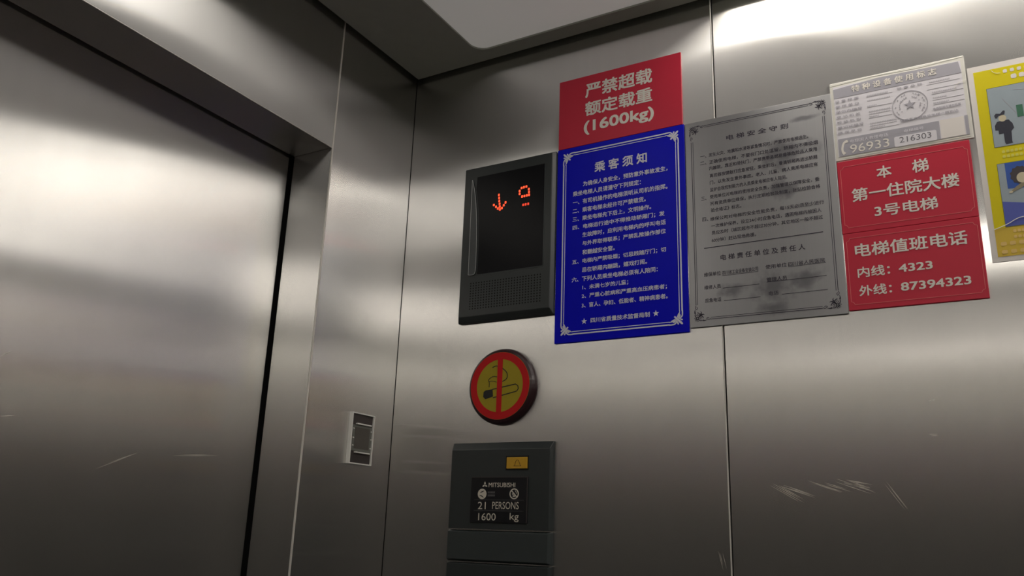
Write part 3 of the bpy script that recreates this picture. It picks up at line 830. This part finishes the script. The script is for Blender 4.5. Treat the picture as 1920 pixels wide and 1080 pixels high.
outline('cigarette_tip', sh([(0.2565, 1.5911), (0.2615, 1.5944), (0.278, 1.596), (0.2801, 1.5805), (0.2614, 1.5757), (0.2559, 1.5808)]), y - 0.0002, y + 0.0004, 'black_ink', s)
outline('red_bar', rect(C0[0] - 0.0061, C0[0] + 0.0061, C0[1] - 0.0575, C0[1] + 0.0575), y - 0.0004, y + 0.0004, 'disc_red', s)

# ------------------------------------------------------------------ car control panel
cp = thing('control_panel', (0.29, 0, 0.85), 'charcoal lift control panel with amber bell button and capacity nameplate', 'control panel')
def frustum(name, x0, x1, z0, z1, t, cz_top, cx_r, mat, parent, cx_l=0.0015, cz_bot=0.0):
    bm = bmesh.new()
    back = [bm.verts.new(p) for p in ((x0, -0.0003, z0), (x1, -0.0003, z0), (x1, -0.0003, z1), (x0, -0.0003, z1))]
    mid = [bm.verts.new(p) for p in ((x0, -t * 0.45, z0), (x1, -t * 0.45, z0), (x1, -t * 0.45, z1), (x0, -t * 0.45, z1))]
    fr = [bm.verts.new(p) for p in ((x0 + cx_l, -t, z0 + cz_bot), (x1 - cx_r, -t, z0 + cz_bot), (x1 - cx_r, -t, z1 - cz_top), (x0 + cx_l, -t, z1 - cz_top))]
    bm.faces.new(back); bm.faces.new(fr[::-1])
    for A_, B_ in ((back, mid), (mid, fr)):
        for i in range(4): bm.faces.new((A_[i], A_[(i + 1) % 4], B_[(i + 1) % 4], B_[i]))
    bmesh.ops.recalc_face_normals(bm, faces=bm.faces)
    bevel(bm, 0.0008, 2)
    return build(name, bm, mat, parent)
frustum('upper_cover', 0.1740, 0.4145, 1.3140, 1.4880, 0.0140, 0.0150, 0.0050, 'plastic', cp)
frustum('flap', 0.1740, 0.4145, 1.2500, 1.3115, 0.0155, 0.0030, 0.0060, 'plastic_lo', cp, cz_bot=0.004)
frustum('lower_cover', 0.1740, 0.4145, 0.8500, 1.2480, 0.0135, 0.0020, 0.0050, 'plastic', cp)
bb = boxpart('bell_button', (0.3118, 0.3596, -0.0172, -0.0138, 1.4332, 1.4560), 'amber', cp, 0.0008, 2)
stroke('bell_icon', [(0.3290, 1.4385), (0.3318, 1.4400), (0.3328, 1.4463), (0.3361, 1.4508), (0.3395, 1.4502), (0.3428, 1.4435), (0.3440, 1.4400), (0.3467, 1.4385)], 0.0008, -0.0175, 'black_ink', bb, closed=True)
bm = bmesh.new(); ring(bm, rect(0.3090, 0.3620, 1.4300, 1.4590), rect(0.3112, 0.3602, 1.4325, 1.4567), -0.0146, -0.0138)
build('button_frame', bm, 'gap_black', cp)
npl = boxpart('nameplate', (0.2290, 0.3625, -0.0170, -0.0138, 1.3262, 1.4170), 'plate_black', cp, 0.0008, 2)
bm = bmesh.new()
ribbon(bm, [(0.2300, 1.4166), (0.3618, 1.4166)], 0.0016, -0.0175, -0.0165); ribbon(bm, [(0.3618, 1.4166), (0.3618, 1.3270)], 0.0020, -0.0175, -0.0165)
build('bright_edge', bm, 'dark_metal', npl)
for t, x0, x1, z0, z1 in TEXT['np']:
    lettering(t, x0, x1, z0, z1, -0.0174, 'plate_ink', npl, 0.012 if t[0] == 'M' else 0.0)
lx, lz, r = 0.2625, 1.4008, 0.0040
bm = bmesh.new()
for a0 in (90, 210, 330):
    a = math.radians(a0)
    c = [(0, 0), (r * math.cos(a - math.pi / 6), r * math.sin(a - math.pi / 6)), (r * 1.732 * math.cos(a), r * 1.732 * math.sin(a)), (r * math.cos(a + math.pi / 6), r * math.sin(a + math.pi / 6))]
    prism(bm, [(lx + u, lz + v) for u, v in c], -0.0174, -0.0168)
build('emblem', bm, 'plate_ink', npl)
for z in (1.3712, 1.3500):
    stroke('rule_line', [(0.2385, z), (0.3545, z)], 0.0006, -0.0174, 'plate_dim', npl)
outline('warning_icon', disc(0.2567, 1.3829, 0.0104, n=28), -0.0174, -0.0168, 'plate_ink', npl)
stroke('icon_mark', [(0.2520, 1.3850), (0.2560, 1.3870), (0.2610, 1.3888)], [0.0006, 0.0022, 0.0010], -0.0177, 'plate_black', npl)
stroke('icon_mark', [(0.2510, 1.3805), (0.2555, 1.3790), (0.2605, 1.3760)], [0.0008, 0.0022, 0.0012], -0.0177, 'plate_black', npl)
bm = bmesh.new(); ring(bm, disc(0.3321, 1.3836, 0.0106, n=28), disc(0.3321, 1.3836, 0.0084, n=28), -0.0174, -0.0168)
ribbon(bm, [(0.3262, 1.3895), (0.3380, 1.3777)], 0.0022, -0.0174, -0.0168)
ribbon(bm, [(0.3275, 1.3840), (0.3305, 1.3815)], 0.0018, -0.0173, -0.0168)
ribbon(bm, [(0.3340, 1.3900), (0.3365, 1.3870), (0.3375, 1.3835)], 0.0010, -0.0173, -0.0168)
ribbon(bm, [(0.3290, 1.3792), (0.3345, 1.3792)], 0.0030, -0.0173, -0.0168)
build('no_smoking_icon', bm, 'plate_ink', npl)
for z in (1.3862, 1.3800):
    bm = bmesh.new()
    for i in range(5): prism(bm, rect(0.2705 + i * 0.0034, 0.2705 + i * 0.0034 + 0.0027, z - 0.0018, z + 0.0018), -0.0173, -0.0168)
    tag(build('fine_print', bm, 'plate_dim', npl), kind='stuff')

# ------------------------------------------------------------------ small framed plate on the return panel (plane x=0)
s = thing('wall_plate', (0.0, -0.110, 1.437), 'small bright-rimmed metal plate with six screws, on the steel panel beside the door', 'wall plate')
def xbox(name, y0, y1, z0, z1, xa, xb, mat, parent, bev=0.0):
    return boxpart(name, (xa, xb, y0, y1, z0, z1), mat, parent, bev, 2)
Y0, Y1, Z0, Z1 = -0.1490, -0.0745, 1.4365, 1.5440
rim_w = 0.0024
bm = bmesh.new()
for d in ((Y0, Y0 + rim_w + 0.001, Z0, Z1), (Y1 - rim_w, Y1, Z0, Z1), (Y0 + rim_w + 0.001, Y1 - rim_w, Z0, Z0 + rim_w), (Y0 + rim_w + 0.001, Y1 - rim_w, Z1 - rim_w, Z1)):
    box(bm, 0.0003, 0.0090, *d)
build('rim', bm, 'bright_metal', s)
xbox('base_plate', Y0 + rim_w, Y1 - rim_w, Z0 + rim_w, Z1 - rim_w, 0.0003, 0.0050, 'dark_metal', s)
xbox('reader_plate', -0.1415, -0.0785, 1.4640, 1.5185, 0.0050, 0.0060, 'reader', s)
xbox('reader_window', -0.1335, -0.0857, 1.4690, 1.5135, 0.0060, 0.0066, 'window', s)
xbox('clip_bar', -0.1322, -0.0846, 1.5190, 1.5222, 0.0050, 0.0105, 'bright_metal', s, 0.0008)
xbox('clip_bar', -0.1315, -0.0840, 1.4595, 1.4625, 0.0050, 0.0105, 'bright_metal', s, 0.0008)
for yy, zz in ((-0.1388, 1.5098), (-0.1382, 1.4907), (-0.1380, 1.4747), (-0.0800, 1.5083), (-0.0798, 1.4915), (-0.0801, 1.4727)):
    bm = bmesh.new()
    bmesh.ops.create_cone(bm, cap_ends=True, segments=12, radius1=0.0019, radius2=0.0013, depth=0.0020,
                          matrix=Matrix.Translation((0.0070, yy, zz)) @ Matrix.Rotation(math.radians(90), 4, 'Y'))
    build('screw', bm, 'bright_metal', s)
